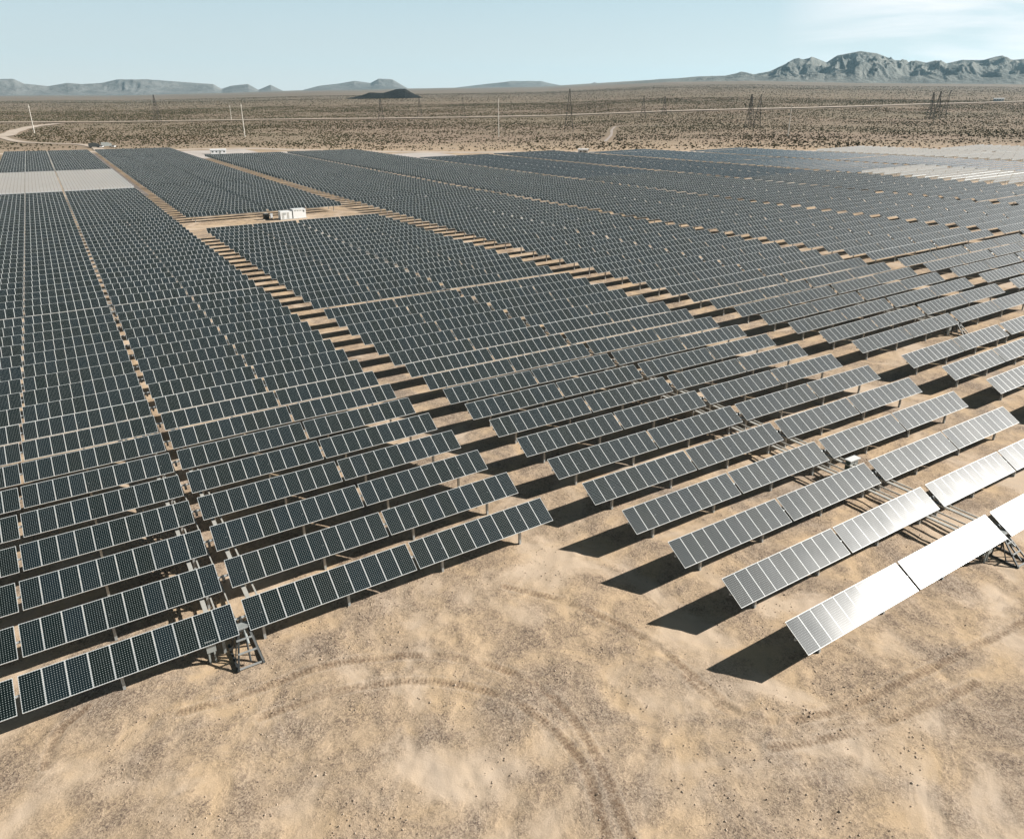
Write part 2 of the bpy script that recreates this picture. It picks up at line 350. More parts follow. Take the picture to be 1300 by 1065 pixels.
# how large a row shows: module area times its share in the frame
for r in rows:
    s = 0
    for i in range(20):
        t = (i + .5) / 20; p = (r['xs'] + ROWL * t, r['y'], r['z0'] + (r['z1'] - r['z0']) * t + AX); q = px(p)
        if q and 0 <= q[0] <= 1300 and 0 <= q[1] <= 1065: s += 1 / ((Vector(p) - Vector((0, 0, CAM_H))).length ** 2)
    r['size'] = s
vis = sorted([r for r in rows if r['vis'] and r['size'] > 0], key=lambda r: -r['size'])
solo = vis[:296]; soloids = {id(r) for r in solo}
rest = [r for r in rows if id(r) not in soloids]
def row_tilt(r):
    b, g = r['b'], r['g']; rr = random.Random(b * 31 + g); t = TILT + rr.uniform(-.5, .5) * (g > 0 or b > 3)
    if b == 1 and 54 <= r['k'] < 72 or b == 0 and 54 <= r['k'] < 72: t = -66
    if b == 7 and r['y'] < 178: t = -68
    if b == 10 or b == 9 and r['y'] > 140: t = -68
    if b in (5, 6) and r['y'] > (228 if b == 5 else 190): t = 12
    if b == 7 and r['y'] >= 178 or b == 8 or b == 9 and r['y'] <= 140: t = 8
    return math.radians(t + random.uniform(-.3, .3))
ORD = ['', 'leftmost block', 'second block from the left', 'third block from the left', 'fourth block from the left', 'fifth block from the left', 'sixth block from the left', 'seventh block from the left', 'eighth block from the left', 'ninth block from the left', 'tenth block from the left']
def ordn(n):
    w = ['', 'frontmost', 'second', 'third', 'fourth', 'fifth', 'sixth', 'seventh', 'eighth', 'ninth', 'tenth', 'eleventh', 'twelfth']
    if n < len(w): return w[n]
    s = 'th' if 10 <= n % 100 <= 20 else {1: 'st', 2: 'nd', 3: 'rd'}.get(n % 10, 'th'); return f'{n}{s}'
first = {}
for r in sorted(solo, key=lambda r: r['y']): first.setdefault(r['b'], r['k'])
def row_label(r):
    n = r['k'] - first[r['b']] + 1; b = ORD[r['b']]
    if r['b'] == 2 and r['k'] == -4: return 'panel row whitened by sun glare, nearest row of all at the lower right'
    if r['b'] == 2 and r['k'] == -3: return 'silvery panel row directly behind the glaring white one at lower right'
    if r['b'] == 1 and r['k'] == 0: return 'frontmost dark panel row of the leftmost block, beside the drive frame at lower left'
    col = 'white backed' if row_tilt(r) < 0 else ('dark' if r['b'] <= 2 else 'grey')
    where = 'the nearest one' if r['b'] > 2 else 'its front edge'
    b = b.replace(' from the left', ' from left').replace('leftmost block', 'leftmost block')
    if r['b'] == 2 and r['k'] >= 32: return f'{ordn(r["k"] - 31)} dark panel row behind the white container, in the {b}'
    return f'{ordn(n)} {col} panel row of the {b}, counted from {where}'
nfull = 0
for i, r in enumerate(solo):
    full = i < 46; posts = POSTX if i < 110 else POSTX[-2:]
    slope = -math.atan2(r['z1'] - r['z0'], ROWL); o = empty('solar_panel_row', (r['xs'], r['y'], r['z0']), 0, slope)
    tag(o, row_label(r), 'solar panel row', 'rows of tilted solar panels standing in the field'); t = row_tilt(r)
    inst('torque_tube', TUBE, o, (0, .125 * math.sin(t), AX - .125 * math.cos(t)))
    for sx in SEG:
        if full:
            for j in range(10): inst('solar_panel', PANEL, o, (sx + j * MW, 0, AX), (t + random.uniform(-.003, .003), 0, 0))
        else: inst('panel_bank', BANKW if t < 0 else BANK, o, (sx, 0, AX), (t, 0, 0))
    for pxx in posts: inst('post', POST, o, (pxx, 0, AX - .12))
    if full: inst('bearing', BEAR, o, (ROWL / 2, 0, AX - .11))

# everything beyond the three hundred largest rows, as one mass
V = []; F = []; MI = []; UV = []
def quad(a, b, c, d, m, uv=((0, 0),) * 4):
    n = len(V); V.extend((a, b, c, d)); F.append((n, n + 1, n + 2, n + 3)); MI.append(m); UV.extend(uv)
for r in rest:
    t = row_tilt(r); c, s = math.cos(t) * CH / 2, math.sin(t) * CH / 2; T = .045
    for sx in SEG:
        def P(u, e, dn=0): 
            x = sx + u; z = r['z0'] + (r['z1'] - r['z0']) * x / ROWL + AX
            return (r['xs'] + x, r['y'] + e * c + dn * math.sin(t), z + e * s - dn * math.cos(t))
        L = 10 * MW
        quad(P(0, -1), P(L, -1), P(L, 1), P(0, 1), 0, ((0, 0), (10, 0), (10, 1), (0, 1)))
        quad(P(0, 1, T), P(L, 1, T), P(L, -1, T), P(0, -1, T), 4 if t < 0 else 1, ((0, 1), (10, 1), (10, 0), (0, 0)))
        quad(P(0, -1, T), P(L, -1, T), P(L, -1), P(0, -1), 2); quad(P(0, 1), P(L, 1), P(L, 1, T), P(0, 1, T), 2)
        quad(P(0, -1), P(0, 1), P(0, 1, T), P(0, -1, T), 2); quad(P(L, -1, T), P(L, 1, T), P(L, 1), P(L, -1), 2)
    cyy, czz = .125 * math.sin(t), -.125 * math.cos(t)
    for (ya, za), (yb, zb) in (((-.075, -.075), (.075, -.075)), ((.075, -.075), (.075, .075)), ((.075, .075), (-.075, .075)), ((-.075, .075), (-.075, -.075))):
        quad((r['xs'], r['y'] + cyy + ya, r['z0'] + AX + czz + za), (r['xs'] + ROWL, r['y'] + cyy + ya, r['z1'] + AX + czz + za), (r['xs'] + ROWL, r['y'] + cyy + yb, r['z1'] + AX + czz + zb), (r['xs'], r['y'] + cyy + yb, r['z0'] + AX + czz + zb), 3)
    for pxx in POSTX[::2] + [POSTX[-1]]:
        x = r['xs'] + pxx; z = r['z0'] + (r['z1'] - r['z0']) * pxx / ROWL; w = .07
        for q0, q1 in (((-w, -w), (w, -w)), ((w, -w), (w, w)), ((w, w), (-w, w)), ((-w, w), (-w, -w))):
            quad((x + q0[0], r['y'] + q0[1], z - .2), (x + q1[0], r['y'] + q1[1], z - .2), (x + q1[0], r['y'] + q1[1], z + AX - .1), (x + q0[0], r['y'] + q0[1], z + AX - .1), 3)
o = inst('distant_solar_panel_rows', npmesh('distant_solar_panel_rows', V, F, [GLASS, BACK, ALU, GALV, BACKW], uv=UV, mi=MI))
tag(o, 'far mass of solar panel rows filling the back of the field up to the desert edge', 'solar panel rows', kind='stuff')

# ------------------------------------------------------------------ drives and push rods (one per group of rows)
def drive(b, g, label, full=True):
    xs, front = BLOCKS[b]; rr = sorted([r for r in rows if r['b'] == b and r['g'] == g], key=lambda r: r['y'])
    if not rr: return
    cx = xs + ROWL / 2; y0, y1 = rr[0]['y'], rr[-1]['y']; zg = hz(cx, y0); o = empty('tracker_drive', (cx, y0, zg)); tag(o, label, 'tracker drive', 'drive frames and push rods of the row groups')
    def z(y): return hz(cx, y) - zg
    seg = np.linspace(y0 - .3, y1 + .3, max(3, len(rr) // 2))
    for sx, w in ((-1.55, .26), (-1.05, .09), (-.2, .07), (.95, .26), (1.5, .10)):
        m_ = MB()
        for a, c in zip(seg[:-1], seg[1:]): m_.bar((sx, a - y0, z(a) + 1.12), (sx, c - y0, z(c) + 1.12), w, h=.10)
        m_.build('push_rod', RODM, o)
    if full:
        # rocker arms carried by the first tube
        for sx in (-1.3, 1.2):
            MB().bar((sx, 0, 1.80), (sx, -.25, 1.0), .14, n=4).box((sx, .05, 1.72), (.26, .22, .2)).build('rocker_arm', GALV, o)
        # A frame standing out in front: sloping legs, ground rails, cross bars
        for sx in (-.85, .55):
            l = MB(); l.bar((sx, -2.15, .02), (sx * .35, -.45, 1.62), .10); l.bar((sx, -2.15, .06), (sx, .4, .06), .12); l.bar((sx, -1.35, .06), (sx * .5, -.55, 1.5), .06)
            l.bar((sx, -.35, .05), (sx * .6, -.35, 1.75), .11); l.build('leg', DARKST, o)
        cb = MB()
        for yy, zz in ((-2.1, .12), (-1.55, .7), (-1.0, 1.2), (-.55, 1.6)): cb.bar((-.80 + (zz * .18), yy, zz), (.46 - (zz * .14), yy, zz), .08)
        cb.build('cross_bar', GALV, o)
        mo = MB().box((-.05, -.3, 1.55), (.7, .4, .28)).bar((-.5, -.3, 1.5), (.45, -.3, 1.5), .26, n=10); mo.bar((0, -.3, 1.5), (0, -1.3, 1.0), .16, n=8); mo.build('gear_motor', GREYP, o)
        MB().bar((-.1, -1.9, .25), (0, -.35, 1.5), .12, n=8).build('actuator', DARKST, o)
        cbx = MB().box((-1.9, -.5, 1.15), (.5, .28, .75)).box((-1.9, -.5, 1.56), (.58, .36, .05)).bar((-1.75, -.5, -.2), (-1.75, -.5, .8), .09).bar((-2.05, -.5, -.2), (-2.05, -.5, .8), .09)
        cbx.build('control_box', GREYP, o)
    return o
drive(1, 0, 'drive frame at the lower left, pale rods running under the leftmost block')
drive(1, 1, 'push rods and drive set back in the middle of the leftmost block')
drive(2, 0, 'drive frame of dark struts at the lower right, below the glaring white row')
drive(2, 1, 'push rods and drive set back in the middle of the second block from the left')
drive(3, 1, 'drive frame standing among the rows at the right, in the third block from the left')

def cabinet(x, y, label):
    z = hz(x, y); o = empty('electrical_cabinet', (x, y, z), .0); tag(o, label, 'electrical cabinet')
    MB().box((0, 0, 1.05), (1.15, .42, .95)).build('body', GREENP, o)
    MB().box((0, -.03, 1.56), (1.35, .62, .07)).build('roof', WHITE, o)
    d = MB().box((-.28, -.225, 1.05), (.5, .02, .82)); d.box((.28, -.225, 1.05), (.5, .02, .82)); d.build('door', GREYP, o)
    for s in (-.5, .5): MB().box((s, 0, .25), (.09, .3, .7)).build('leg', GALV, o)
cabinet(53.6, 31.2, 'small white topped green cabinet standing on the rods between two rows')

# ------------------------------------------------------------------ containers, buildings, vehicles
def container():
    z = hz(57, 206); o = empty('inverter_container', (57, 206.6, z), math.radians(1)); tag(o, 'white equipment container in two parts standing on the bare service road', 'container')
    MB().box((-2.0, 0, 1.15), (3.2, 2.3, 2.1)).build('small_housing', WHITE, o)
    MB().box((1.7, 0, 1.3), (3.6, 2.5, 2.4)).build('large_housing', WHITE, o)
    MB().box((-.25, 0, 1.1), (.28, 1.9, 2.0)).build('duct', GREYP, o)
    MB().box((1.7, 0, 2.54), (3.7, 2.6, .08)).build('roof', WHITE, o)
    v = MB()
    for k in range(5): v.box((-2.5, -1.16, 1.3 + k * .13), (.9, .03, .07))
    v.build('vent', GREYP, o)
    v = MB()
    for k in range(4): v.box((.5 + k * .75, -1.27, 2.2), (.55, .03, .18))
    v.build('vent', GREYP, o)
    for s in (-2.9, -1.5): MB().box((s, -1.16, 1.05), (.6, .02, 1.7)).build('door', ALU, o)
    MB().box((2.95, -1.27, 1.95), (.35, .03, .3)).build('hatch', DARKP, o)
    MB().box((0, 0, .06), (7.6, 3.2, .2)).build('base_slab', CONC, o)
container()
def transformer(x, y):
    z = hz(x, y); o = empty('transformer', (x, y, z)); tag(o, 'dark transformer with cooling fins beside the white container on the service road', 'transformer')
    MB().box((0, 0, .8), (1.5, 1.1, 1.4)).build('tank', DARKP, o)
    f = MB()
    for k in range(7): f.box((-.6 + k * .2, -.68, .8), (.04, .28, 1.1))
    f.build('cooling_fins', DARKST, o)
    for s in (-.4, 0, .4): MB().bar((s, 0, 1.5), (s, 0, 1.9), .09, n=8).build('bushing', WHITE, o)
    MB().box((0, 0, .02), (2.1, 1.7, .16)).build('base_slab', CONC, o)
    MB().box((1.5, 0, .75), (.6, .5, 1.3)).box((1.5, 0, 1.43), (.7, .6, .05)).build('switch_box', WHITE, o)
transformer(50.4, 209.2)
def shed(x, y, w, d, h, label, rz=0, cat='building', n=2):
    z = hz(x, y); o = empty('site_building', (x, y, z), rz); tag(o, label, cat)
    MB().box((0, 0, h / 2), (w, d, h)).build('wall', WHITE, o)
    r = MB(); b = len(r.v); r.v += [(-w / 2 - .3, -d / 2 - .3, h), (w / 2 + .3, -d / 2 - .3, h), (w / 2 + .3, d / 2 + .3, h), (-w / 2 - .3, d / 2 + .3, h), (-w / 2 - .3, 0, h + d * .12), (w / 2 + .3, 0, h + d * .12)]
    for f in ([0, 1, 5, 4], [2, 3, 4, 5], [0, 4, 3], [1, 2, 5], [3, 2, 1, 0]): r.face(f)
    r.build('roof', WHITE, o)
    for k in range(n): MB().box((-w / 2 + w * (k + .5) / n, -d / 2 - .03, h * .55), (w / n * .4, .04, h * .3)).build('window', DARKP, o)
    MB().box((w * .08, -d / 2 - .04, h * .4), (.9, .05, h * .78)).build('door', GREYP, o)
shed(280.5, 366.5, 6.0, 3, 2.6, 'small white site cabin at the far edge of the field, left of the near pylon', math.radians(-35))
shed(96, 500, 9, 4, 2.6, 'low white trailer building on the pale gravel yard at the back left', math.radians(-8), 'building', 4)
shed(1752, 848, 19, 10, 5, 'long white building beside the desert road at the far right', math.radians(-60), 'building', 4)
def truck(x, y, rz, label, mat, long=True):
    z = hz(x, y); o = empty('parked_truck' if long else 'parked_car', (x, y, z + .1), rz); tag(o, label, 'truck' if long else 'car')
    L = 7.0 if long else 4.4
    if long:
        MB().box((-.9, 0, 1.9), (5.0, 2.3, 2.5)).build('cargo_box', mat, o); cab = MB().box((2.5, 0, 1.3), (1.7, 2.1, 1.6)); cab.box((2.35, 0, 2.3), (1.3, 1.95, .5)); cab.build('cab', mat, o)
        MB().box((3.1, 0, 2.2), (.25, 1.8, .5)).build('windscreen', DARKP, o)
    else:
        MB().box((0, 0, .75), (4.4, 1.8, .65)).build('body', mat, o); MB().box((-.2, 0, 1.3), (2.4, 1.6, .5)).build('cabin_glass', DARKP, o)
    for sx in (-L * .32, L * .32):
        for sy in (-.95, .95): MB().bar((sx, sy - .12, .4), (sx, sy + .12, .4), .85 if long else .65, n=12).build('wheel', TYRE, o)
truck(34.5, 606, .2, 'dark truck, left one of the pair parked behind the field at the back left', DARKP)
truck(42.5, 612, .1, 'grey truck, right one of the pair parked behind the field at back left', GREYP)
truck(38.8, 603, 1.3, 'white car parked between the two dark trucks at the back left', WHITE, False)
truck(46.3, 604, 1.2, 'white car parked to the right of the two dark trucks at the back left', WHITE, False)
truck(1256, 808, .05, 'small white car driving on the desert road left of the three crowded pylons', WHITE, False)
truck(1400, 805, .02, 'small white car on the desert road right of the three crowded pylons', WHITE, False)

# ------------------------------------------------------------------ pylons and poles
def pylon(x, y, h, w, label, rz=0, lean=0, fine=.27):
    z = hz(x, y); o = empty('lattice_pylon', (x, y, z - .3), rz); tag(o, label, 'pylon', 'lattice pylons of the power line')
    def half(t): # half width by height fraction
        return w / 2 * (1 - t) ** 1.15 * .92 + w * .045
    lev = [0, .16, .30, .43, .54, .64, .73, .81, .88, .94, 1.0]
    def P(t, a, b): return Vector((a * half(t) + lean * h * t * t, b * half(t), h * t))
    for a, b in ((-1, -1), (1, -1), (1, 1), (-1, 1)):
        l = MB()
        for t0, t1 in zip(lev[:-1], lev[1:]): l.bar(P(t0, a, b), P(t1, a, b), fine)
        l.build('leg', LATT, o)
    br = MB()
    for t0, t1 in zip(lev[:-1], lev[1:]):
        for (a, b), (c, d) in (((-1, -1), (1, -1)), ((1, -1), (1, 1)), ((1, 1), (-1, 1)), ((-1, 1), (-1, -1))):
            br.bar(P(t0, a, b), P(t1, c, d), fine * .55); br.bar(P(t0, c, d), P(t1, a, b), fine * .55); br.bar(P(t1, a, b), P(t1, c, d), fine * .5)
    br.build('bracing', LATT, o)
    for t in (.80, .90):
        m_ = MB(); L = w * .34; c = P(t, 0, 0)
        for s in (-1, 1):
            m_.bar(c + Vector((0, s * .2, .5)), c + Vector((0, s * L, .1)), fine * .6); m_.bar(c + Vector((0, s * .2, -.5)), c + Vector((0, s * L, .1)), fine * .6)
        m_.build('cross_arm', LATT, o)
        for s in (-1, 1): MB().bar(c + Vector((0, s * L * .95, .1)), c + Vector((0, s * L * .95, -1.5)), .22, n=6).build('insulator', GREYP, o)
pylon(455.7, 620.1, 40.3, 9.0, 'tallest lattice pylon standing alone, nearest to the middle of the desert', -.6)
pylon(691.1, 775.2, 28.2, 7.5, 'left one of two slim pylons right of the tall central pylon', -.7)
pylon(749.3, 796.9, 25.5, 7.0, 'right one of two slim pylons right of the tall central pylon', -.7)
pylon(632.5, 544.5, 32.5, 7.5, 'left one of two crossing pylons beside the pale pole at right', -.3, -.03)
pylon(638.8, 540.0, 32.0, 7.5, 'right one of two crossing pylons beside the pale pole at right', -.9, .03)
pylon(926.5, 522.5, 31.0, 7.5, 'leftmost of the three crowded pylons below the right hand mountains', -.2, -.04)
pylon(933.5, 519.0, 32.0, 7.5, 'middle one of the three crowded pylons below the right hand mountains', -.8, 0)
pylon(941.5, 515.0, 33.0, 7.0, 'rightmost, leaning one of the three crowded pylons below the right hand mountains', -1.1, .09)
pylon(149.4, 1166.6, 35.6, 9, 'faint thin pylon at far left above the pale row patch', -.5, 0, .2)
pylon(423.6, 1026.8, 29.2, 8, 'faint thin pylon standing below the black hill, left one of three', -.5, 0, .2)
pylon(490.8, 1041.1, 30.4, 8, 'faint thin pylon just right of the black hill, middle one of three', -.5, 0, .2)
pylon(543.1, 1002.9, 28.2, 8, 'faint thin pylon between the black hill and the pale pole, right one of three', -.5, 0, .2)
def pole(x, y, h, label):
    z = hz(x, y); o = empty('utility_pole', (x, y, z), -.7); tag(o, label, 'utility pole', 'pale utility poles along the field')
    MB().bar((0, 0, -.5), (0, 0, h), .95, n=10, w2=.5).build('shaft', POLEM, o, smooth=False)
    MB().bar((0, -1.3, h - 2.2), (0, 1.3, h - 2.2), .22).build('cross_arm', POLEM, o)
    for s in (-1.2, 0, 1.2): MB().bar((0, s, h - 2.1), (0, s, h - 1.4), .18, n=6).build('insulator', GREYP, o)
pole(1.0, 874.1, 26.4, 'pale pole at far left beside the curving dirt road')
pole(162.6, 717.4, 28.7, 'taller pale pole of the pair left of centre, nearer the field')
pole(243.7, 1144.2, 21.0, 'small thin pole of the pair left of centre, beyond the dirt road')
pole(356.9, 592.4, 32.5, 'pale pole in the middle, left of the tall central pylon')
pole(534.7, 418.6, 24.5, 'pale pole at right, beside the two crossing pylons')

# ------------------------------------------------------------------ stones and desert shrubs
def stones():
    n = 34000; t = rng.uniform(-.66, .66, n); r = 16 + (rng.random(n) ** .8) * 62; X = r * np.sin(t + YR); Y = r * np.cos(t + YR)
    cl = fbm(X * .5, Y * .5, 3, 21); keep = cl > .56; X, Y = X[keep], Y[keep]; n = len(X)
    s = .014 + .042 * rng.random(n) ** 3 + .05 * (rng.random(n) > .992)
    base = np.array([(0, 0, 1), (1, 0, 0), (0, 1, 0), (-1, 0, 0), (0, -1, 0), (0, 0, -1)], float); f0 = np.array([(0, 1, 2), (0, 2, 3), (0, 3, 4), (0, 4, 1), (5, 2, 1), (5, 3, 2), (5, 4, 3), (5, 1, 4)])
    a = rng.uniform(0, 6.28, n); V = base[None] * rng.uniform(.6, 1.4, (n, 6, 1)) * s[:, None, None]; V[:, :, 2] *= .6
    x = V[:, :, 0] * np.cos(a)[:, None] - V[:, :, 1] * np.sin(a)[:, None]; y = V[:, :, 0] * np.sin(a)[:, None] + V[:, :, 1] * np.cos(a)[:, None]
    V = np.stack([x + X[:, None], y + Y[:, None], V[:, :, 2] + (height(X, Y) + .02 + (fbm(X * 1.3, Y * 1.3, 3, 5) - .5) * .10 + (fbm(X * .25, Y * .25, 2, 9) - .5) * .22)[:, None]], -1).reshape(-1, 3)
    F = (f0[None] + (np.arange(n) * 6)[:, None, None]).reshape(-1, 3)
    m = N('loose_stone'); m.set(Base_Color=m.mix(m.ramp(m.noise(m.pos(), 3, 2), .35, .65), rgb(.28, .215, .165), rgb(.55, .45, .35)), Roughness=.9)
    tag(inst('loose_stones', npmesh('loose_stones', V, F, [m.mat])), 'small loose stones scattered over the bare foreground soil', 'stones', kind='stuff')
stones()
ROADS = [smooth_line(P, 3) for P in ([(-135.9, 1240.8), (-35, 1229.9), (83.1, 1190.4), (250, 1142.9), (407.4, 1058), (599.5, 978.9), (732.6, 921.5), (855.2, 863.4), (1035.8, 817.7), (1345, 806.8), (1742.6, 793.6), (2160, 783.7)], [(-95, 735), (-57, 771.6), (-25.8, 817.7), (-13.7, 957.5), (3.8, 1080.3), (31, 1168.9)], [(-25.8, 817.7), (-7.8, 709.8), (30, 650.4), (36, 570)], [(378.4, 466.7), (448, 544), (518, 626.9), (562, 663.7), (595, 623)])]
def edge_y(x): return np.interp(x, [-200, 60, 122, 165, 215, 262, 322, 385, 440, 520, 700], [572, 566, 556, 500, 450, 410, 355, 300, 245, 170, 0])
def shrubs():
    def scatter(n, r0, r1, pw):
        t = rng.uniform(-.72, .72, n); r = np.sqrt(r0 ** 2 + (r1 ** 2 - r0 ** 2) * rng.random(n) ** pw); X = r * np.sin(t + YR); Y = r * np.cos(t + YR)
        d = fbm(X * .012, Y * .012, 4, 31); d2 = fbm(X * .05, Y * .05, 3, 37); e = Y - edge_y(X)
        keep = (e > 4) & (rng.random(n) < np.clip((d * .6 + d2 * .4 - .27) * 3.2, .12, 1) * np.clip(e / 60, .12, 1))
        for q, L in enumerate(ROADS):
            dd, _ = line_dist(X, Y, L); keep &= dd > (32 if q == 0 else 5 if q == 3 else 10)
        return X[keep], Y[keep], r[keep]
    VV = []; FF = []; off = 0
    for n, r0, r1, pw, K, sc in ((60000, 400, 1000, 1, 8, .95), (125000, 1000, 2000, .95, 4, 1.25), (90000, 2000, 4600, .9, 3, 2.1)):
        X, Y, R = scatter(n, r0, r1, pw); m = len(X); Z = height(X, Y); s = (.55 + .75 * rng.random(m) ** 1.5) * sc
        # K leafy tufts per shrub, each a leaning triangle
        a = rng.uniform(0, 6.28, (m, K)); el = rng.uniform(.15, 1.3, (m, K)); rad = rng.uniform(.55, 1.0, (m, K)) * s[:, None]
        tip = np.stack([np.cos(a) * np.cos(el) * rad, np.sin(a) * np.cos(el) * rad, np.sin(el) * rad * .85 + .1 * s[:, None]], -1)
        w = .42 * s[:, None] * rng.uniform(.7, 1.3, (m, K)); b = a + PI / 2 + rng.uniform(-.6, .6, (m, K))
        side = np.stack([np.cos(b) * w, np.sin(b) * w, rng.uniform(-.2, .2, (m, K)) * s[:, None]], -1)
        root = np.stack([np.zeros_like(a), np.zeros_like(a), np.zeros_like(a) - .08], -1) + tip * .12
        Q = np.stack([root, tip * .62 + side, tip, tip * .62 - side], 2) + np.stack([X, Y, Z], -1)[:, None, None, :]
        VV.append(Q.reshape(-1, 3)); nf = m * K; FF.append(np.arange(nf * 4).reshape(-1, 4) + off); off += nf * 4
    V = np.concatenate(VV); F = np.concatenate(FF)
    m = N('desert_shrub_leaf'); c = m.mix(m.ramp(m.noise(m.pos(), .22, 3, .7), .36, .64), rgb(.05, .055, .026), rgb(.105, .10, .05)); c = m.mix(m.ramp(m.noise(m.pos(), .02, 3), .45, .65, 0, .6), c, rgb(.13, .095, .05))
    m.set(Base_Color=c, Roughness=.9, Specular_IOR_Level=.1)
    tag(inst('desert_shrubs', npmesh('desert_shrubs', V, F, [m.mat])), 'low dry olive shrubs dotted over the open desert behind the field', 'shrubs', kind='stuff')
shrubs()

# ------------------------------------------------------------------ mountains
PA = [(-.80, 300), (-.6595, 413), (-.5788, 486), (-.5667, 489), (-.5583, 420), (-.536, 383), (-.5173, 443), (-.5022, 424), (-.4832, 451), (-.4666, 516), (-.4337, 516), (-.3941, 478), (-.3648, 450), (-.3567, 366), (-.3447, 425), (-.3256, 456), (-.3146, 350), (-.2997, 446), (-.2861, 338), (-.2715, 260)]
PB = [(-.2800, 270), (-.2686, 313), (-.2608, 360), (-.2414, 439), (-.2182, 481), (-.1987, 536), (-.1789, 496), (-.1684, 581), (-.1517, 571), (-.1326, 392), (-.1208, 300)]
PC = [(-.0950, 330), (-.0908, 373), (-.0685, 445), (-.0307, 519), (0, 577), (.0372, 576), (.0514, 519), (.0756, 441), (.0820, 360)]
PD = [(.0886, 386), (.1053, 482), (.1204, 412)]
PE = [(.1100, 240), (.1304, 270), (.1519, 287), (.1849, 317), (.208, 324), (.2336, 341), (.2656, 346), (.2837, 379), (.2997, 355), (.3174, 384), (.3377, 465), (.3638, 511), (.3793, 458), (.3897, 522), (.4147, 556), (.4319, 532), (.4467, 482), (.461, 433), (.4739, 458), (.4833, 435), (.4922, 454), (.5036, 424), (.518, 455), (.5381, 450), (.5547, 482), (.5648, 443), (.5746, 447), (.6018, 452), (.6426, 420), (.6933, 380), (.7624, 300), (.85, 240)]
def rock_mat(name, lo, hi, sc):
    m = N(name); p = m.pos(); nz = m.noise(p, sc, 6, .6, .5); nz2 = m.noise(p, sc * 6, 4, .7)
    c = m.mix(m.ramp(nz, .35, .65), rgb(*lo), rgb(*hi)); c = m.mix(m.ramp(nz2, .5, .7, 0, .5), c, rgb(*[x * .6 for x in lo])); m.set(Base_Color=c, Roughness=.95, Specular_IOR_Level=.1)
    m.bump(m.math('ADD', nz, nz2), .9, 25.0); return m.mat
def mountains(name, prof, Rr, Rf, Rb, nt, nr, spur, sz, mat, seed, mesa=False, sc_=1.0):
    pt = np.array([p[0] for p in prof]); ph = np.array([CAM_H + (p[1] - CAM_H) * sc_ for p in prof]); th = np.linspace(pt[0], pt[-1], nt)
    P = np.interp(th, pt, ph); base0 = None; V = []
    s1 = np.linspace(0, 1, nr); rad = Rf + (Rb - Rf) * s1; tr = (Rr - Rf) / (Rb - Rf)
    for ri, (R, s) in enumerate(zip(rad, s1)):
        for i, t in enumerate(th):
            x, y = polar(t, R); g = hz(x, y) - 6
            gr = hz(*polar(t, Rr))
            H = max(0, P[i] - gr)
            if s <= tr:
                u = s / tr
                e = u ** (.55 if mesa else .95)
                if mesa: e = .55 * u ** .8 + .45 * min(1, max(0, (u - .62) / .14)) if u < 1 else 1
                tx, ry = t * Rr / sz, R / (sz * 1.9); wv = noise.noise(Vector((tx * .7, ry * .9, seed + 9))) * .55
                rn = max(0, noise.ridged_multi_fractal(Vector((tx + wv, ry, seed)), .85, 2.05, 6, 1.0, 2.0) - .6) / 1.0
                r2 = max(0, noise.ridged_multi_fractal(Vector((tx * .42 - wv, ry * .5, seed + 4)), .9, 2.1, 4, 1.0, 2.0) - .5) / 1.1
                rg = min(1.15, .55 * rn + .45 * r2); k = spur * (4 * u * (1 - u)) ** .55 if u < 1 else 0
                e = e * (1 - k) + k * min(1, u * 1.6) * rg
                z = g + H * max(0, e) * min(1, u * 4)
            else:
                u = (s - tr) / (1 - tr); z = g + H * (1 - u) ** 1.2 - 20 * u
            V.append((x, y, z))
    V = np.array(V); i, j = np.meshgrid(np.arange(nr - 1), np.arange(nt - 1), indexing='ij')
    F = np.stack([i * nt + j, i * nt + j + 1, (i + 1) * nt + j + 1, (i + 1) * nt + j], -1).reshape(-1, 4)[:, ::-1]
    return tag(inst(name, npmesh(name, V, F, [mat], True)), kind='structure')
RM1 = rock_mat('brown_rock', (.15, .16, .15), (.26, .26, .235), .003); RM2 = rock_mat('grey_rock', (.17, .175, .17), (.25, .25, .24), .002)
mountains('mountain_range', PE, 8600, 6700, 9600, 1200, 140, .92, 430, RM1, 2.0)
mountains('mesa_ridge', PA, 14400, 12900, 15300, 420, 50, .32, 700, RM2, 7.0, True, .90)
mountains('mountain_range', PB, 14500, 12900, 15300, 200, 44, .45, 650, RM2, 11.0, False, .90)
mountains('mesa_ridge', PC, 14600, 13100, 15300, 140, 34, .35, 650, RM2, 15.0, False, .85)
mountains('far_peak', PD, 14000, 13300, 14800, 40, 20, .3, 500, RM2, 19.0, False, .93)
# black volcanic hill on the plain
def black_hill():
    n1, n2 = 90, 40; V = []
    for j in range(n2):
        for i in range(n1):
            t = -.2140 + (-.1140 + .2140) * i / (n1 - 1); R = 3080 + 420 * j / (n2 - 1); x, y = polar(t, R); u = i / (n1 - 1); v = j / (n2 - 1)
            prof = np.interp(u, [0, .07, .22, .33, .5, .66, .78, .9, 1], [0, 4, 12, 23, 20, 33, 35, 14, 0]); e = max(0, 1 - (2 * v - 1) ** 2) ** .8
            nz = noise.ridged_multi_fractal(Vector((x * .012, y * .012, 5)), 1, 2, 4, 1, 2) - 1
            V.append((x, y, hz(x, y) - 2 + prof * e * (1 + .12 * nz)))
    i, j = np.meshgrid(np.arange(n2 - 1), np.arange(n1 - 1), indexing='ij'); F = np.stack([i * n1 + j, i * n1 + j + 1, (i + 1) * n1 + j + 1, (i + 1) * n1 + j], -1).reshape(-1, 4)[:, ::-1]
    tag(inst('black_hill', npmesh('black_hill', V, F, [rock_mat('lava_rock', (.022, .024, .024), (.04, .04, .036), .02)], True)), kind='structure')
black_hill()

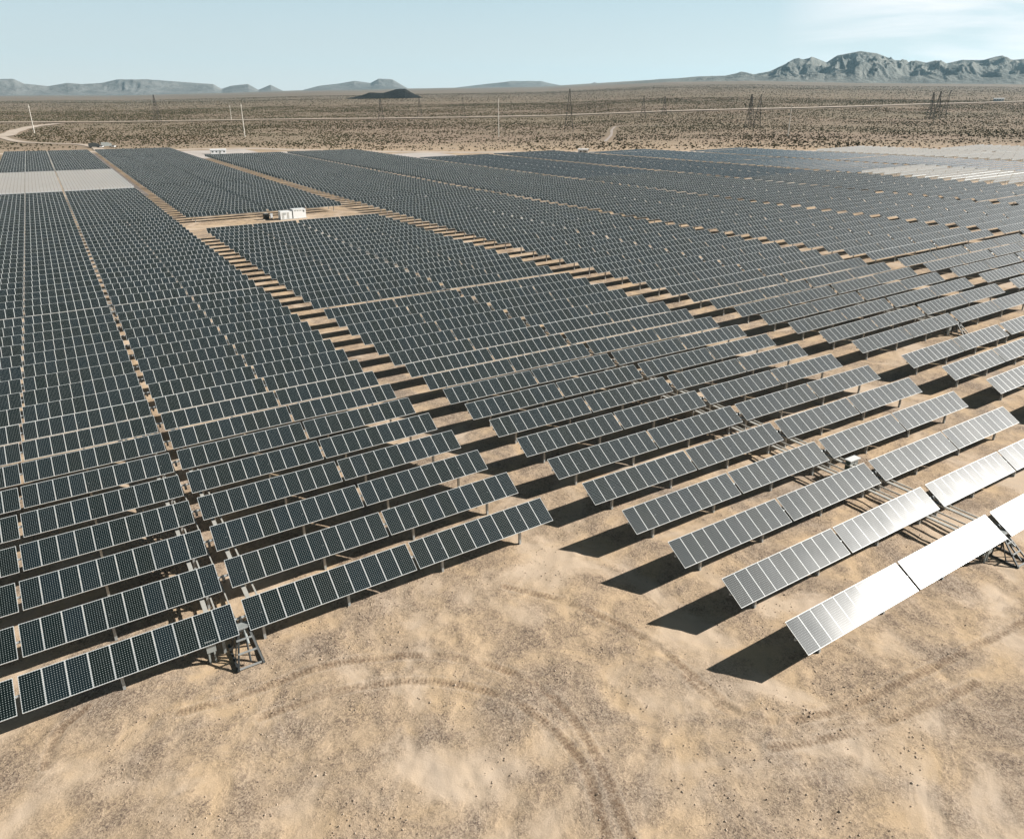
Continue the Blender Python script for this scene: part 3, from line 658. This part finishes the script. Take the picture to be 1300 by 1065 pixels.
# ------------------------------------------------------------------ air
hb = MB().box((2500, 7000, 540), (34000, 28000, 1300)); hm = bpy.data.materials.new('desert_air'); hm.use_nodes = True; nt_ = hm.node_tree; nt_.nodes.clear()
vo = nt_.nodes.new('ShaderNodeVolumePrincipled'); vo.inputs['Color'].default_value = (.50, .82, 1, 1); vo.inputs['Density'].default_value = 2.5e-5; vo.inputs['Anisotropy'].default_value = .2
oo = nt_.nodes.new('ShaderNodeOutputMaterial'); nt_.links.new(vo.outputs[0], oo.inputs['Volume'])
tag(hb.build('haze', hm), kind='stuff')

# ------------------------------------------------------------------ light, sky, camera
SUN = Vector((1.6067, -.6373, 1)).normalized()
w = bpy.data.worlds.new('World'); bpy.context.scene.world = w; w.use_nodes = True; nt = w.node_tree; bg = nt.nodes['Background']
def wn(t, **kw):
    n = nt.nodes.new(t)
    for k, v in kw.items(): setattr(n, k, v)
    return n
sky = wn('ShaderNodeTexSky', sky_type='NISHITA', sun_disc=False, sun_elevation=math.asin(SUN.z), sun_rotation=math.atan2(SUN.x, SUN.y), altitude=600, air_density=1.0, dust_density=1.2, ozone_density=1.5)
hsv = wn('ShaderNodeHueSaturation'); hsv.inputs['Saturation'].default_value = .62; nt.links.new(sky.outputs[0], hsv.inputs['Color'])
tc = wn('ShaderNodeTexCoord'); sz = wn('ShaderNodeSeparateXYZ'); nt.links.new(tc.outputs['Generated'], sz.inputs[0]); cr = wn('ShaderNodeValToRGB'); nt.links.new(sz.outputs[2], cr.inputs[0])
for q, (ps, cc) in enumerate(((0.0, (1, 1, 1)), (.13, (.66, .80, .86)), (.20, (.36, .44, .48)), (.29, (.07, .105, .14)), (.5, (.018, .034, .055)), (1.0, (.006, .013, .025)))):  # sky above the view dimmed to deepen the shadows
    el = cr.color_ramp.elements[q] if q < 2 else cr.color_ramp.elements.new(ps)
    el.position = ps; el.color = cc + (1,)
# even out the low sky; unseen glow round the sun added for panel sheen
base = wn('ShaderNodeMix', data_type='RGBA'); base.inputs[0].default_value = .85; nt.links.new(hsv.outputs[0], base.inputs[6]); base.inputs[7].default_value = (3.4, 3.5, 3.45, 1)
sm = wn('ShaderNodeMix', data_type='RGBA', blend_type='MULTIPLY'); sm.inputs[0].default_value = 1; nt.links.new(base.outputs[2], sm.inputs[6]); nt.links.new(cr.outputs[0], sm.inputs[7])
sd = wn('ShaderNodeVectorMath', operation='DOT_PRODUCT'); nt.links.new(tc.outputs['Generated'], sd.inputs[0]); sd.inputs[1].default_value = SUN
sr = wn('ShaderNodeMapRange', interpolation_type='SMOOTHSTEP'); nt.links.new(sd.outputs['Value'], sr.inputs[0])
for q, vv in ((1, .83), (2, .985), (3, 0), (4, 2.0)): sr.inputs[q].default_value = vv
au = wn('ShaderNodeMix', data_type='RGBA', blend_type='ADD'); au.inputs[0].default_value = 1; nt.links.new(sm.outputs[2], au.inputs[6]); nt.links.new(sr.outputs[0], au.inputs[7])
mp = wn('ShaderNodeMapping'); mp.inputs['Rotation'].default_value = (0, 0, YR); mp.inputs['Scale'].default_value = (1.1, 1.1, 9.0); nt.links.new(tc.outputs['Generated'], mp.inputs[0])
nz = wn('ShaderNodeTexNoise'); nz.inputs['Scale'].default_value = 2.3; nz.inputs['Detail'].default_value = 8; nz.inputs['Roughness'].default_value = .55; nz.inputs['Distortion'].default_value = .6; nt.links.new(mp.outputs[0], nz.inputs['Vector'])
# thin cloud sits in the right hand part of the sky
cd = Vector(polar(.62, 1) + (.10,)).normalized(); dp = wn('ShaderNodeVectorMath', operation='DOT_PRODUCT'); nt.links.new(tc.outputs['Generated'], dp.inputs[0]); dp.inputs[1].default_value = cd
mr = wn('ShaderNodeMapRange'); mr.inputs['From Min'].default_value = .955; mr.inputs['From Max'].default_value = .992; nt.links.new(dp.outputs['Value'], mr.inputs[0])
mr2 = wn('ShaderNodeMapRange'); mr2.inputs['From Min'].default_value = .36; mr2.inputs['From Max'].default_value = .50; nt.links.new(nz.outputs['Fac'], mr2.inputs[0])
mu = wn('ShaderNodeMath', operation='MULTIPLY'); nt.links.new(mr.outputs[0], mu.inputs[0]); nt.links.new(mr2.outputs[0], mu.inputs[1])
mx = wn('ShaderNodeMix', data_type='RGBA'); nt.links.new(mu.outputs[0], mx.inputs[0]); nt.links.new(au.outputs[2], mx.inputs[6]); mx.inputs[7].default_value = (4.7, 4.55, 4.55, 1)
nt.links.new(mx.outputs[2], bg.inputs[0]); bg.inputs[1].default_value = .15
sl = bpy.data.lights.new('sun', 'SUN'); sl.energy = 5.0; sl.angle = math.radians(.55); sl.color = (1, .955, .89)
so = link(bpy.data.objects.new('sun', sl)); so.rotation_euler = SUN.to_track_quat('Z', 'Y').to_euler(); so.location = (0, 0, 200)

cam = bpy.data.cameras.new('camera'); co = link(bpy.data.objects.new('camera', cam)); co.location = (0, 0, CAM_H); co.rotation_euler = (math.radians(90 - PITCH), 0, -YR)
cam.sensor_fit = 'HORIZONTAL'; cam.sensor_width = 36; cam.lens = 36 * 916.73 / 1300; cam.shift_y = -45 / 1300; cam.clip_start = .5; cam.clip_end = 60000
sc = bpy.context.scene; sc.camera = co
sc.view_settings.view_transform = 'Standard'; sc.view_settings.look = 'None'; sc.view_settings.exposure = .74; sc.view_settings.gamma = 1
sc.cycles.max_bounces = 6; sc.cycles.volume_bounces = 0
print('rows', len(rows), 'solo', len(solo), 'objects', len(bpy.data.objects))
